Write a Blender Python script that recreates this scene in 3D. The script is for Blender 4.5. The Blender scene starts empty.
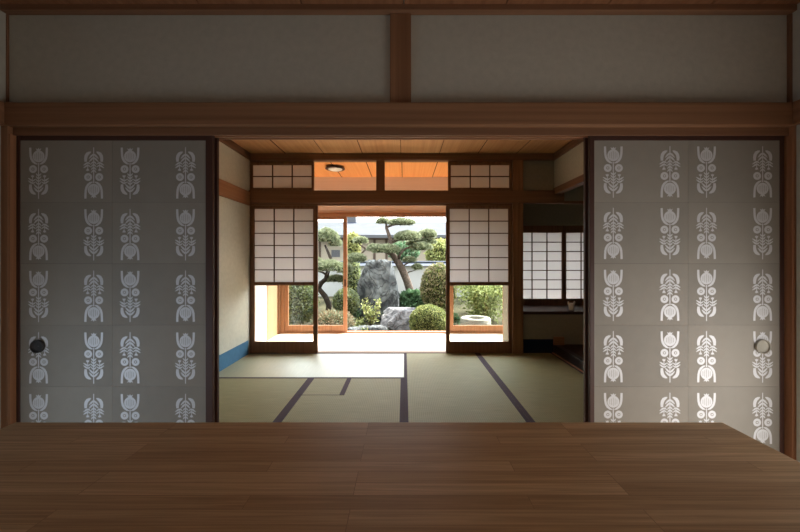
import bpy, math, random
from mathutils import Vector, Matrix, noise

sc = bpy.context.scene
C = sc.collection
PI = math.pi
F, U0, V0, EYE = 343.0, 404.0, 259.0, 1.23


def at(u, v, y):
    return Vector(((u - U0) * y / F, y, EYE + (V0 - v) * y / F))


# ------------------------------------------------------------------ materials
def new_mat(name):
    m = bpy.data.materials.new(name)
    m.use_nodes = True
    nt = m.node_tree
    return m, nt, nt.nodes['Principled BSDF'], nt.nodes['Material Output']


def plain(name, col, rough=0.7, spec=0.3, var=0.0, scale=8.0, bump=0.0, metal=0.0):
    m, nt, b, _ = new_mat(name)
    b.inputs['Roughness'].default_value = rough
    b.inputs['Specular IOR Level'].default_value = spec
    b.inputs['Metallic'].default_value = metal
    b.inputs['Base Color'].default_value = (*col, 1)
    if var or bump:
        tc = nt.nodes.new('ShaderNodeTexCoord')
        nz = nt.nodes.new('ShaderNodeTexNoise')
        nz.inputs['Scale'].default_value = scale
        nz.inputs['Detail'].default_value = 6
        nt.links.new(tc.outputs['Object'], nz.inputs['Vector'])
        if var:
            rp = nt.nodes.new('ShaderNodeValToRGB')
            rp.color_ramp.elements[0].position = 0.3
            rp.color_ramp.elements[1].position = 0.7
            rp.color_ramp.elements[0].color = (*[c * (1 - var) for c in col], 1)
            rp.color_ramp.elements[1].color = (*[min(1, c * (1 + var)) for c in col], 1)
            nt.links.new(nz.outputs['Fac'], rp.inputs['Fac'])
            nt.links.new(rp.outputs['Color'], b.inputs['Base Color'])
        if bump:
            bp = nt.nodes.new('ShaderNodeBump')
            bp.inputs['Strength'].default_value = bump
            bp.inputs['Distance'].default_value = 0.01
            nt.links.new(nz.outputs['Fac'], bp.inputs['Height'])
            nt.links.new(bp.outputs['Normal'], b.inputs['Normal'])
    return m


def wood(name, dark, light, axis='X', rough=0.5, spec=0.35, scale=1.0):
    """straight grained timber; the grain runs along the given axis"""
    m, nt, b, _ = new_mat(name)
    b.inputs['Roughness'].default_value = rough
    b.inputs['Specular IOR Level'].default_value = spec
    tc = nt.nodes.new('ShaderNodeTexCoord')
    mp = nt.nodes.new('ShaderNodeMapping')
    s = {'X': (0.6, 40, 40), 'Y': (40, 0.6, 40), 'Z': (40, 40, 0.6)}[axis]
    mp.inputs['Scale'].default_value = [k * scale for k in s]
    nz = nt.nodes.new('ShaderNodeTexNoise')
    nz.inputs['Scale'].default_value = 1.0
    nz.inputs['Detail'].default_value = 5
    nz.inputs['Distortion'].default_value = 0.4
    rp = nt.nodes.new('ShaderNodeValToRGB')
    rp.color_ramp.elements[0].position = 0.28
    rp.color_ramp.elements[1].position = 0.72
    rp.color_ramp.elements[0].color = (*dark, 1)
    rp.color_ramp.elements[1].color = (*light, 1)
    nt.links.new(tc.outputs['Object'], mp.inputs['Vector'])
    nt.links.new(mp.outputs['Vector'], nz.inputs['Vector'])
    nt.links.new(nz.outputs['Fac'], rp.inputs['Fac'])
    nt.links.new(rp.outputs['Color'], b.inputs['Base Color'])
    return m


def oak_block(name):
    """edge glued oak staves running along X"""
    m, nt, b, _ = new_mat(name)
    b.inputs['Roughness'].default_value = 0.42
    b.inputs['Specular IOR Level'].default_value = 0.2
    L = nt.links.new
    tc = nt.nodes.new('ShaderNodeTexCoord')
    br = nt.nodes.new('ShaderNodeTexBrick')
    br.offset = 0.37
    br.offset_frequency = 3
    br.inputs['Scale'].default_value = 1
    br.inputs['Brick Width'].default_value = 0.62
    br.inputs['Row Height'].default_value = 0.043
    br.inputs['Mortar Size'].default_value = 0.0007
    br.inputs['Bias'].default_value = 0.0
    br.inputs['Color1'].default_value = (0.455, 0.298, 0.160, 1)
    br.inputs['Color2'].default_value = (0.620, 0.430, 0.250, 1)
    br.inputs['Mortar'].default_value = (0.31, 0.195, 0.105, 1)
    L(tc.outputs['Object'], br.inputs['Vector'])
    mp = nt.nodes.new('ShaderNodeMapping')
    mp.inputs['Scale'].default_value = (2.6, 110, 60)
    # shift the grain from stave to stave
    sep = nt.nodes.new('ShaderNodeSeparateColor')
    cmb = nt.nodes.new('ShaderNodeCombineXYZ')
    mul = nt.nodes.new('ShaderNodeMath'); mul.operation = 'MULTIPLY'; mul.inputs[1].default_value = 90
    add = nt.nodes.new('ShaderNodeVectorMath'); add.operation = 'ADD'
    L(br.outputs['Color'], sep.inputs['Color'])
    L(sep.outputs['Red'], mul.inputs[0])
    L(mul.outputs[0], cmb.inputs['X']); L(mul.outputs[0], cmb.inputs['Z'])
    L(tc.outputs['Object'], add.inputs[0]); L(cmb.outputs[0], add.inputs[1])
    L(add.outputs[0], mp.inputs['Vector'])
    nz = nt.nodes.new('ShaderNodeTexNoise')
    nz.inputs['Scale'].default_value = 1
    nz.inputs['Detail'].default_value = 6
    nz.inputs['Distortion'].default_value = 1.2
    L(mp.outputs[0], nz.inputs['Vector'])
    rp = nt.nodes.new('ShaderNodeValToRGB')
    rp.color_ramp.elements[0].position = 0.3
    rp.color_ramp.elements[1].position = 0.7
    rp.color_ramp.elements[0].color = (0.74, 0.72, 0.69, 1)
    rp.color_ramp.elements[1].color = (1.15, 1.15, 1.15, 1)
    L(nz.outputs['Fac'], rp.inputs['Fac'])
    mx = nt.nodes.new('ShaderNodeMix'); mx.data_type = 'RGBA'; mx.blend_type = 'MULTIPLY'
    mx.inputs['Factor'].default_value = 1
    L(br.outputs['Color'], mx.inputs['A']); L(rp.outputs['Color'], mx.inputs['B'])
    L(mx.outputs['Result'], b.inputs['Base Color'])
    return m


def tatami(name, along):
    """woven rush; `along` is the long axis of the mat, the rush lies across it. Warp ridges run along the long axis."""
    m, nt, b, out = new_mat(name)
    L = nt.links.new
    tc = nt.nodes.new('ShaderNodeTexCoord')
    sep = nt.nodes.new('ShaderNodeSeparateXYZ')
    L(tc.outputs['Object'], sep.inputs[0])
    across, length = ('X', 'Y') if along == 'Y' else ('Y', 'X')

    def sine(sock, freq):
        a = nt.nodes.new('ShaderNodeMath'); a.operation = 'MULTIPLY'; a.inputs[1].default_value = freq
        s = nt.nodes.new('ShaderNodeMath'); s.operation = 'SINE'
        L(sock, a.inputs[0]); L(a.outputs[0], s.inputs[0])
        return s.outputs[0]
    s1 = sine(sep.outputs[across], 2 * PI / 0.016)
    s2 = sine(sep.outputs[length], 2 * PI / 0.006)
    mp = nt.nodes.new('ShaderNodeMapping')
    mp.inputs['Scale'].default_value = (5, 160, 5) if along == 'Y' else (160, 5, 5)
    nz = nt.nodes.new('ShaderNodeTexNoise'); nz.inputs['Scale'].default_value = 1; nz.inputs['Detail'].default_value = 3
    L(tc.outputs['Object'], mp.inputs[0]); L(mp.outputs[0], nz.inputs['Vector'])
    ad = nt.nodes.new('ShaderNodeMath'); ad.operation = 'MULTIPLY_ADD'
    ad.inputs[1].default_value = 0.14
    L(s1, ad.inputs[0]); L(nz.outputs['Fac'], ad.inputs[2])
    rp = nt.nodes.new('ShaderNodeValToRGB')
    rp.color_ramp.elements[0].position = 0.25
    rp.color_ramp.elements[1].position = 0.75
    rp.color_ramp.elements[0].color = (0.238, 0.220, 0.108, 1)
    rp.color_ramp.elements[1].color = (0.340, 0.315, 0.172, 1)
    L(ad.outputs[0], rp.inputs['Fac'])
    L(rp.outputs['Color'], b.inputs['Base Color'])
    # rush lying towards the window shines along its length; rush lying across the view scatters
    if along == 'X':
        b.inputs['Roughness'].default_value = 0.46
        b.inputs['Specular IOR Level'].default_value = 1.0
        b.inputs['Coat Weight'].default_value = 0.75
        b.inputs['Coat IOR'].default_value = 1.7
        b.inputs['Coat Roughness'].default_value = 0.48
    else:
        b.inputs['Roughness'].default_value = 0.62
        b.inputs['Specular IOR Level'].default_value = 0.25
    hm = nt.nodes.new('ShaderNodeMath'); hm.operation = 'MULTIPLY_ADD'; hm.inputs[1].default_value = 0.5
    L(s1, hm.inputs[0]); L(s2, hm.inputs[2])
    bp = nt.nodes.new('ShaderNodeBump')
    bp.inputs['Strength'].default_value = 0.06 if along == 'X' else 0.25
    bp.inputs['Distance'].default_value = 0.001
    L(hm.outputs[0], bp.inputs['Height']); L(bp.outputs[0], b.inputs['Normal'])
    return m


def paper_translucent(name, col, trans, tcol=None):
    m, nt, b, out = new_mat(name)
    nt.nodes.remove(b)
    d = nt.nodes.new('ShaderNodeBsdfDiffuse'); d.inputs[0].default_value = (*col, 1)
    t = nt.nodes.new('ShaderNodeBsdfTranslucent'); t.inputs[0].default_value = (*(tcol or col), 1)
    mx = nt.nodes.new('ShaderNodeMixShader'); mx.inputs[0].default_value = trans
    nt.links.new(d.outputs[0], mx.inputs[1]); nt.links.new(t.outputs[0], mx.inputs[2])
    nt.links.new(mx.outputs[0], out.inputs['Surface'])
    return m


def glass(name):
    m, nt, b, out = new_mat(name)
    nt.nodes.remove(b)
    t = nt.nodes.new('ShaderNodeBsdfTransparent'); t.inputs[0].default_value = (0.97, 0.985, 0.975, 1)
    g = nt.nodes.new('ShaderNodeBsdfGlossy'); g.inputs['Roughness'].default_value = 0.02
    lw = nt.nodes.new('ShaderNodeLayerWeight'); lw.inputs['Blend'].default_value = 0.5
    pw = nt.nodes.new('ShaderNodeMath'); pw.operation = 'POWER'; pw.inputs[1].default_value = 4.0
    fr = nt.nodes.new('ShaderNodeMath'); fr.operation = 'MULTIPLY_ADD'; fr.inputs[1].default_value = 0.6; fr.inputs[2].default_value = 0.02
    nt.links.new(lw.outputs['Facing'], pw.inputs[0]); nt.links.new(pw.outputs[0], fr.inputs[0])
    mx = nt.nodes.new('ShaderNodeMixShader')
    nt.links.new(fr.outputs[0], mx.inputs[0])
    nt.links.new(t.outputs[0], mx.inputs[1]); nt.links.new(g.outputs[0], mx.inputs[2])
    nt.links.new(mx.outputs[0], out.inputs['Surface'])
    return m


def rock_mat(name, dark, light, scale=3.0, cracks=False):
    m, nt, b, _ = new_mat(name)
    L = nt.links.new
    b.inputs['Roughness'].default_value = 0.85
    tc = nt.nodes.new('ShaderNodeTexCoord')
    n1 = nt.nodes.new('ShaderNodeTexNoise'); n1.inputs['Scale'].default_value = scale; n1.inputs['Detail'].default_value = 10
    n1.inputs['Distortion'].default_value = 0.9
    rp = nt.nodes.new('ShaderNodeValToRGB')
    rp.color_ramp.elements[0].position = 0.36; rp.color_ramp.elements[0].color = (*dark, 1)
    rp.color_ramp.elements[1].position = 0.62; rp.color_ramp.elements[1].color = (*light, 1)
    L(tc.outputs['Object'], n1.inputs['Vector']); L(n1.outputs['Fac'], rp.inputs['Fac'])
    L(rp.outputs['Color'], b.inputs['Base Color'])
    if cracks:
        n2 = nt.nodes.new('ShaderNodeTexNoise'); n2.inputs['Scale'].default_value = 2.6; n2.inputs['Detail'].default_value = 4
        n2.inputs['Distortion'].default_value = 1.6
        sb = nt.nodes.new('ShaderNodeMath'); sb.operation = 'SUBTRACT'; sb.inputs[1].default_value = 0.5
        ab = nt.nodes.new('ShaderNodeMath'); ab.operation = 'ABSOLUTE'
        r2 = nt.nodes.new('ShaderNodeValToRGB')
        r2.color_ramp.elements[0].position = 0.0; r2.color_ramp.elements[0].color = (0.22, 0.22, 0.22, 1)
        r2.color_ramp.elements[1].position = 0.045; r2.color_ramp.elements[1].color = (1, 1, 1, 1)
        mx = nt.nodes.new('ShaderNodeMix'); mx.data_type = 'RGBA'; mx.blend_type = 'MULTIPLY'; mx.inputs['Factor'].default_value = 1
        L(tc.outputs['Object'], n2.inputs['Vector']); L(n2.outputs['Fac'], sb.inputs[0]); L(sb.outputs[0], ab.inputs[0]); L(ab.outputs[0], r2.inputs['Fac'])
        L(rp.outputs['Color'], mx.inputs['A']); L(r2.outputs['Color'], mx.inputs['B']); L(mx.outputs['Result'], b.inputs['Base Color'])
    bp = nt.nodes.new('ShaderNodeBump'); bp.inputs['Strength'].default_value = 0.8; bp.inputs['Distance'].default_value = 0.03
    L(n1.outputs['Fac'], bp.inputs['Height']); L(bp.outputs[0], b.inputs['Normal'])
    return m


def leaf_mat(name, dark, light, trans=0.25):
    m, nt, b, out = new_mat(name)
    L = nt.links.new
    b.inputs['Roughness'].default_value = 0.6
    b.inputs['Specular IOR Level'].default_value = 0.3
    tc = nt.nodes.new('ShaderNodeTexCoord')
    nz = nt.nodes.new('ShaderNodeTexNoise'); nz.inputs['Scale'].default_value = 14; nz.inputs['Detail'].default_value = 4
    rp = nt.nodes.new('ShaderNodeValToRGB')
    rp.color_ramp.elements[0].position = 0.35; rp.color_ramp.elements[0].color = (*dark, 1)
    rp.color_ramp.elements[1].position = 0.65; rp.color_ramp.elements[1].color = (*light, 1)
    L(tc.outputs['Object'], nz.inputs['Vector']); L(nz.outputs['Fac'], rp.inputs['Fac'])
    L(rp.outputs['Color'], b.inputs['Base Color'])
    t = nt.nodes.new('ShaderNodeBsdfTranslucent'); L(rp.outputs['Color'], t.inputs[0])
    mx = nt.nodes.new('ShaderNodeMixShader'); mx.inputs[0].default_value = trans
    L(b.outputs[0], mx.inputs[1]); L(t.outputs[0], mx.inputs[2]); L(mx.outputs[0], out.inputs['Surface'])
    return m


M = {}
M['plaster'] = plain('plaster_grey', (0.430, 0.412, 0.352), 0.95, 0.1, 0.05, 30, 0.15)
M['plaster_in'] = plain('plaster_sand', (0.57, 0.557, 0.480), 0.95, 0.1, 0.05, 30, 0.15)
M['plaster_shade'] = plain('plaster_corner_shaded', (0.27, 0.25, 0.195), 0.95, 0.1, 0.05, 30, 0.15)  # wall plaster darkened, the shade of the right corner put into its colour
M['plaster_half_shade'] = plain('plaster_sand_half_shaded', (0.46, 0.43, 0.34), 0.95, 0.1, 0.05, 30, 0.15)  # hanging wall a little darker too, part of the corner's painted shade
M['plaster_white'] = plain('plaster_white', (0.80, 0.79, 0.76), 0.95, 0.1)
M['garden_plaster'] = plain('garden_plaster', (0.44, 0.447, 0.445), 0.95, 0.1, 0.03, 4)
M['blue_paper'] = plain('blue_wainscot_paper', (0.065, 0.165, 0.28), 0.85, 0.15, 0.06, 20)
for ax in 'XYZ':
    M['beam' + ax] = wood('reddish_timber_' + ax, (0.175, 0.082, 0.040), (0.290, 0.150, 0.078), ax, 0.5, 0.3)
    M['brown' + ax] = wood('brown_timber_' + ax, (0.155, 0.073, 0.038), (0.238, 0.121, 0.066), ax, 0.5, 0.3)
    M['post' + ax] = wood('post_timber_' + ax, (0.255, 0.115, 0.055), (0.385, 0.190, 0.098), ax, 0.45, 0.3)
    M['pale' + ax] = wood('pale_timber_' + ax, (0.76, 0.62, 0.52), (0.83, 0.71, 0.61), ax, 0.5, 0.3)
    M['ceil' + ax] = wood('ceiling_timber_' + ax, (0.57, 0.285, 0.125), (0.70, 0.395, 0.185), ax, 0.55, 0.3, 0.7)
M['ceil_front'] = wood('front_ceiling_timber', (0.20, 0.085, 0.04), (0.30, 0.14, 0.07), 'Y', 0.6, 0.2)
M['veranda_floor'] = wood('veranda_board', (0.74, 0.59, 0.45), (0.84, 0.70, 0.56), 'X', 0.4, 0.4)
M['veranda_ceil'] = wood('veranda_ceiling_board', (0.80, 0.32, 0.095), (0.88, 0.41, 0.145), 'Y', 0.5, 0.3)
M['lacquer'] = plain('dark_lacquer', (0.018, 0.010, 0.008), 0.35, 0.5)
M['lacquer_brown'] = plain('brown_lacquer', (0.055, 0.022, 0.015), 0.5, 0.35)
M['gap'] = plain('dark_joint', (0.012, 0.007, 0.005), 0.9, 0.1)
M['blue_paper_shade'] = plain('blue_wainscot_shaded', (0.014, 0.022, 0.042), 0.85, 0.15)  # the blue wainscot paper again, shade painted into its colour
M['fusuma'] = plain('fusuma_paper', (0.266, 0.242, 0.207), 0.75, 0.3, 0.03, 14, 0.05)
M['fusuma_b'] = plain('fusuma_paper_sheet', (0.250, 0.229, 0.197), 0.75, 0.3, 0.03, 14, 0.05)
M['print'] = plain('mica_print', (0.60, 0.60, 0.615), 0.5, 0.5, metal=0.12)
M['steel'] = plain('finger_pull_metal', (0.36, 0.335, 0.28), 0.45, 0.5, metal=0.5)
M['iron'] = plain('finger_pull_iron', (0.030, 0.027, 0.026), 0.6, 0.4)
M['oak'] = oak_block('oak_block')
M['tatX'] = tatami('tatami_rush_crosswise', 'X')
M['tatY'] = tatami('tatami_rush_lengthwise', 'Y')
M['heri'] = plain('tatami_border_cloth', (0.086, 0.066, 0.078), 0.85, 0.1)
M['shoji'] = paper_translucent('shoji_paper', (0.80, 0.77, 0.75), 0.5, (0.37, 0.350, 0.345))
M['sky_block'] = paper_translucent('sky_blocking_pane', (0.6, 0.6, 0.6), 0.12)  # unseen window panes, added to keep most sky light out
M['glass'] = glass('clear_glass')
M['rock'] = rock_mat('blue_grey_rock', (0.018, 0.022, 0.024), (0.150, 0.168, 0.168), 3.6, True)
M['rock2'] = rock_mat('pale_rock', (0.06, 0.06, 0.063), (0.21, 0.21, 0.215), 3.5, True)
M['basin'] = rock_mat('basin_granite', (0.19, 0.18, 0.145), (0.29, 0.275, 0.23), 12)
M['soil'] = plain('garden_soil', (0.060, 0.055, 0.032), 0.95, 0.1, 0.5, 5, 0.6)
M['bark'] = plain('pine_bark', (0.105, 0.082, 0.066), 0.9, 0.1, 0.45, 22, 0.8)
M['bark_dark'] = plain('dark_bark', (0.042, 0.033, 0.027), 0.9, 0.1, 0.4, 22, 0.8)
M['needle'] = leaf_mat('pine_needles', (0.135, 0.165, 0.090), (0.34, 0.37, 0.235), 0.25)
M['needle_core'] = plain('pine_pad_core', (0.045, 0.056, 0.025), 0.9, 0.1, 0.3, 12)
M['azalea'] = leaf_mat('azalea_leaves', (0.085, 0.120, 0.030), (0.26, 0.29, 0.10), 0.25)
M['camellia'] = leaf_mat('clipped_shrub_leaves', (0.10, 0.11, 0.05), (0.37, 0.33, 0.20), 0.25)
M['lime'] = leaf_mat('light_leaves', (0.20, 0.25, 0.075), (0.42, 0.45, 0.19), 0.35)
M['yellow'] = leaf_mat('yellow_green_leaves', (0.20, 0.215, 0.06), (0.37, 0.36, 0.15), 0.3)
M['deep'] = leaf_mat('deep_green_leaves', (0.05, 0.12, 0.055), (0.17, 0.29, 0.15), 0.2)
M['grey_leaf'] = leaf_mat('grey_green_leaves', (0.10, 0.135, 0.08), (0.29, 0.33, 0.22), 0.25)
M['dry'] = leaf_mat('dry_leaves', (0.132, 0.094, 0.050), (0.248, 0.198, 0.110), 0.2)
M['core'] = plain('shrub_core', (0.045, 0.052, 0.023), 0.95, 0.1, 0.3, 9)
M['tile'] = plain('roof_tile_grey', (0.045, 0.055, 0.075), 0.7, 0.3, 0.2, 10)
M['metal_roof'] = plain('pale_metal_roof', (0.088, 0.093, 0.100), 1.0, 0.0, 0.08, 2)
M['house_wall'] = plain('house_wall_cream', (0.31, 0.275, 0.22), 0.9, 0.1, 0.04, 2)
M['house_wood'] = plain('house_dark_timber', (0.080, 0.060, 0.048), 0.8, 0.1)
M['navy'] = plain('navy_metal', (0.02, 0.035, 0.10), 0.5, 0.4)
M['slate'] = plain('slate_metal', (0.07, 0.075, 0.085), 0.6, 0.3)
M['ceramic'] = plain('grey_white_ceramic', (0.82, 0.78, 0.76), 0.4, 0.4)
M['lamp_white'] = plain('lamp_diffuser', (0.85, 0.84, 0.80), 0.5, 0.3)
M['curtain_wood'] = wood('plank_door', (0.30, 0.185, 0.105), (0.36, 0.235, 0.140), 'Z', 0.5, 0.25)
M['latticeX'] = wood('lattice_timber', (0.065, 0.032, 0.018), (0.10, 0.052, 0.030), 'X', 0.6, 0.2)


# ------------------------------------------------------------------ mesh building
class MB:
    def __init__(s):
        s.v, s.f, s.m, s.sm = [], [], [], []

    def face(s, pts, mat=0, smooth=False):
        i = len(s.v)
        s.v.extend([tuple(p) for p in pts])
        s.f.append(tuple(range(i, i + len(pts)))); s.m.append(mat); s.sm.append(smooth)

    def box(s, x0, x1, y0, y1, z0, z1, mat=0):
        i = len(s.v)
        s.v.extend([(x0, y0, z0), (x1, y0, z0), (x1, y1, z0), (x0, y1, z0), (x0, y0, z1), (x1, y0, z1), (x1, y1, z1), (x0, y1, z1)])
        for q in ((0, 3, 2, 1), (4, 5, 6, 7), (0, 1, 5, 4), (1, 2, 6, 5), (2, 3, 7, 6), (3, 0, 4, 7)):
            s.f.append(tuple(i + k for k in q)); s.m.append(mat); s.sm.append(False)
        return s

    def tube(s, path, radii, n=10, mat=0, caps=True):
        path = [Vector(p) for p in path]
        rings = []
        up = Vector((0.13, 0.97, 0.2)).normalized()
        for k, p in enumerate(path):
            d = (path[min(k + 1, len(path) - 1)] - path[max(k - 1, 0)]).normalized()
            a = d.cross(up)
            if a.length < 1e-3: a = d.cross(Vector((1, 0, 0)))
            a.normalize(); b = d.cross(a).normalized()
            ring = []
            for j in range(n):
                t = 2 * PI * j / n
                s.v.append(tuple(p + (a * math.cos(t) + b * math.sin(t)) * radii[k])); ring.append(len(s.v) - 1)
            rings.append(ring)
        for r0, r1 in zip(rings, rings[1:]):
            for j in range(n):
                s.f.append((r0[j], r0[(j + 1) % n], r1[(j + 1) % n], r1[j])); s.m.append(mat); s.sm.append(True)
        if caps:
            s.f.append(tuple(rings[0][::-1])); s.m.append(mat); s.sm.append(False)
            s.f.append(tuple(rings[-1])); s.m.append(mat); s.sm.append(False)
        return s

    def lathe(s, prof, n=32, mat=0, c=(0, 0, 0)):
        rings = []
        for r, z in prof:
            ring = []
            for j in range(n):
                t = 2 * PI * j / n
                s.v.append((c[0] + r * math.cos(t), c[1] + r * math.sin(t), c[2] + z)); ring.append(len(s.v) - 1)
            rings.append(ring)
        for r0, r1 in zip(rings, rings[1:]):
            for j in range(n):
                s.f.append((r0[j], r0[(j + 1) % n], r1[(j + 1) % n], r1[j])); s.m.append(mat); s.sm.append(True)
        s.f.append(tuple(rings[0][::-1])); s.m.append(mat); s.sm.append(False)
        s.f.append(tuple(rings[-1])); s.m.append(mat); s.sm.append(False)
        return s

    def build(s, name, mats, parent=None, loc=(0, 0, 0), bevel=0.0):
        me = bpy.data.meshes.new(name)
        me.from_pydata(s.v, [], s.f)
        for m in (mats if isinstance(mats, (list, tuple)) else [mats]):
            me.materials.append(m)
        me.polygons.foreach_set('material_index', s.m)
        me.polygons.foreach_set('use_smooth', s.sm)
        me.update()
        o = bpy.data.objects.new(name, me)
        C.objects.link(o)
        o.location = loc
        if parent is not None: o.parent = parent
        if bevel:
            md = o.modifiers.new('bevel', 'BEVEL'); md.width = bevel; md.segments = 2
            md.limit_method = 'ANGLE'; md.angle_limit = 0.7
        return o


def tag(o, label=None, cat=None, group=None, kind=None):
    if label: o['label'] = label
    if cat: o['category'] = cat
    if group: o['group'] = group
    if kind: o['kind'] = kind
    return o


def thing(name, label, cat, loc=(0, 0, 0), group=None):
    o = bpy.data.objects.new(name, None)
    o.empty_display_size = 0.05
    C.objects.link(o)
    o.location = loc
    return tag(o, label, cat, group)


def kids(o):
    return [c for c in bpy.data.objects if c.parent == o]


def dup(root, loc, label, group=None):
    r = root.copy(); C.objects.link(r); r.location = loc; r['label'] = label
    if group: r['group'] = group
    for ch in kids(root):
        c = ch.copy(); C.objects.link(c); c.parent = r
        for g in kids(ch):
            d = g.copy(); C.objects.link(d); d.parent = c
    return r


def bx(name, mat, x0, x1, y0, y1, z0, z1, parent=None, bevel=0.0):
    return MB().box(x0, x1, y0, y1, z0, z1).build(name, mat, parent, bevel=bevel)


def struct(name, mat, boxes, label=None, bevel=0.0, cat=None):
    mb = MB()
    for b in boxes:
        mb.box(*b)
    o = mb.build(name, mat, bevel=bevel)
    return tag(o, label, cat, kind='structure')


# ------------------------------------------------------------------ camera
cd = bpy.data.cameras.new('camera')
cam = bpy.data.objects.new('camera', cd); C.objects.link(cam)
cam.location = (0, 0, EYE); cam.rotation_euler = (PI / 2, 0, 0)
cd.sensor_width = 36; cd.sensor_fit = 'HORIZONTAL'
cd.lens = F / 800 * 36
cd.shift_x = -(U0 - 400) / 800; cd.shift_y = (V0 - 266) / 800
cd.clip_start = 0.02; cd.clip_end = 200
sc.camera = cam

# ------------------------------------------------------------------ FRONT ROOM SHELL
WL, WR = -1.846, 1.796          # side walls
YB = -2.6                       # back wall
ZC = 2.394
struct('floor', M['veranda_floor'], [(WL - 0.1, WR + 0.1, YB - 0.1, 1.592, -0.06, 0)], 'wooden floor of the front room under the table')
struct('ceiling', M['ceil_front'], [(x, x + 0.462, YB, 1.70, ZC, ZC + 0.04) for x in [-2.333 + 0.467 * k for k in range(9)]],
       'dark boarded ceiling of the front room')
struct('trim_1', M['brownX'], [(WL, WR, 1.565, 1.60, 2.366, 2.394)], 'dark ceiling moulding along the top of the front wall', 0.003)
struct('wall_front', M['plaster'], [(WL - 0.1, WR + 0.1, 1.60, 1.652, 1.84, 2.46)], 'grey plaster wall above the patterned sliding panels')
struct('trim_2', M['beamX'], [(WL, WR, 1.56, 1.60, 1.840, 1.944)], 'broad brown tie beam running above the sliding panels', 0.003)
# lintel with two running grooves
struct('trim_3', M['brownX'], [(-1.815, 1.786, 1.591, 1.599, 1.804, 1.840), (-1.815, 1.786, 1.599, 1.646, 1.818, 1.840)],
       'grooved lintel the patterned sliding panels run in', 0.0012)
struct('trim_34', M['postX'], [(-1.815, 1.786, 1.618, 1.627, 1.804, 1.8179), (-1.815, 1.786, 1.646, 1.654, 1.804, 1.8179)], 'ribs between the grooves of the lintel, made paler for their lit edges', 0.001)  # paler timber paints the bright lit lines under the lintel
struct('trim_4', M['beamZ'], [(-0.065, 0.033, 1.585, 1.60, 1.944, 2.366)], 'short upright strut in the middle of the upper wall', 0.003)
struct('trim_5', M['postX'], [(-1.815, 1.786, 1.592, 1.655, -0.05, 0.0)], 'grooved sill under the patterned sliding panels')
struct('trim_33', M['postZ'], [(-1.8155, -1.806, 1.572, 1.5985, 0, 1.804)], 'paler strip added for the lit side of the left corner post', 0.001)  # paler strip paints the light on the side of the post
struct('trim_6', M['beamZ'], [(-1.96, -1.815, 1.57, 1.70, 0, 1.945)], 'brown corner post left of the patterned sliding panels', 0.004)  # darker timber paints the shade on the front of the post
struct('trim_7', M['postZ'], [(1.786, 1.93, 1.575, 1.70, 0, 1.945)], 'brown corner post right of the patterned sliding panels', 0.004)
struct('trim_8', M['brownZ'], [(WL - 0.02, WL + 0.006, 1.590, 1.60, 1.944, 2.366), (WR - 0.012, WR + 0.02, 1.585, 1.60, 1.944, 2.366)],
       'slim dark corner strips of the upper wall', 0.002)
struct('trim_9', M['beamY'], [(WL - 0.02, WL + 0.03, YB, 1.56, 1.84, 1.944), (WR - 0.03, WR + 0.02, YB, 1.56, 1.84, 1.944)],
       'brown tie beams on the side walls of the front room', 0.003)
W3 = (0.20, 1.25, 0.20, 0.90)  # unseen low window, added to brighten the left panel
struct('wall_left', M['plaster'], [(WL - 0.1, WL, YB, 1.60, 1.945, 2.46), (WL - 0.1, WL, YB, W3[0], 0, 1.945), (WL - 0.1, WL, W3[1], 1.57, 0, 1.945),
                                   (WL - 0.1, WL, W3[0], W3[1], 0, W3[2]), (WL - 0.1, WL, W3[0], W3[1], W3[3], 1.945)], 'grey plaster left wall of the front room')
mb = MB()
for k in range(3):
    y = W3[0] + (W3[1] - W3[0]) * k / 2
    mb.box(WL - 0.06, WL - 0.02, y - 0.02, y + 0.02, W3[2], W3[3])
mb.face([(WL - 0.05, W3[0], W3[2]), (WL - 0.05, W3[1], W3[2]), (WL - 0.05, W3[1], W3[3]), (WL - 0.05, W3[0], W3[3])], 1)
tag(mb.build('added_window', [M['brownZ'], M['sky_block']]), 'added low window frame in the left wall, lighting the left panel', kind='structure')
# right wall with a wide window, out of the picture beside the viewer
W1 = (0.20, 1.35, 0.20, 1.02)
struct('wall_right', M['plaster'], [(WR, WR + 0.1, YB, W1[0], 0, 2.46), (WR, WR + 0.1, W1[1], 1.57, 0, 2.46), (WR, WR + 0.1, 1.57, 1.70, 1.945, 2.46),
                                    (WR, WR + 0.1, W1[0], W1[1], 0, W1[2]), (WR, WR + 0.1, W1[0], W1[1], W1[3], 2.46)],
       'grey plaster right wall of the front room with a window')
mb = MB()
for k in range(5):
    y = W1[0] + (W1[1] - W1[0]) * k / 4
    mb.box(WR + 0.02, WR + 0.06, y - 0.02, y + 0.02, W1[2], W1[3])
for z in (W1[2], W1[3]):
    mb.box(WR + 0.02, WR + 0.06, W1[0], W1[1], z - 0.02, z + 0.02)
mb.face([(WR + 0.05, W1[0], W1[2]), (WR + 0.05, W1[1], W1[2]), (WR + 0.05, W1[1], W1[3]), (WR + 0.05, W1[0], W1[3])], 1)
tag(mb.build('window_1', [M['brownZ'], M['sky_block']]), 'timber window frame in the right wall of the front room', kind='structure')
W2 = (-1.3, 1.2, 0.5, 1.8)
struct('wall_back', M['plaster'], [(WL, W2[0], YB - 0.1, YB, 0, 2.46), (W2[1], WR, YB - 0.1, YB, 0, 2.46),
                                   (W2[0], W2[1], YB - 0.1, YB, 0, W2[2]), (W2[0], W2[1], YB - 0.1, YB, W2[3], 2.46)],
       'grey plaster back wall of the front room with a window')

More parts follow.
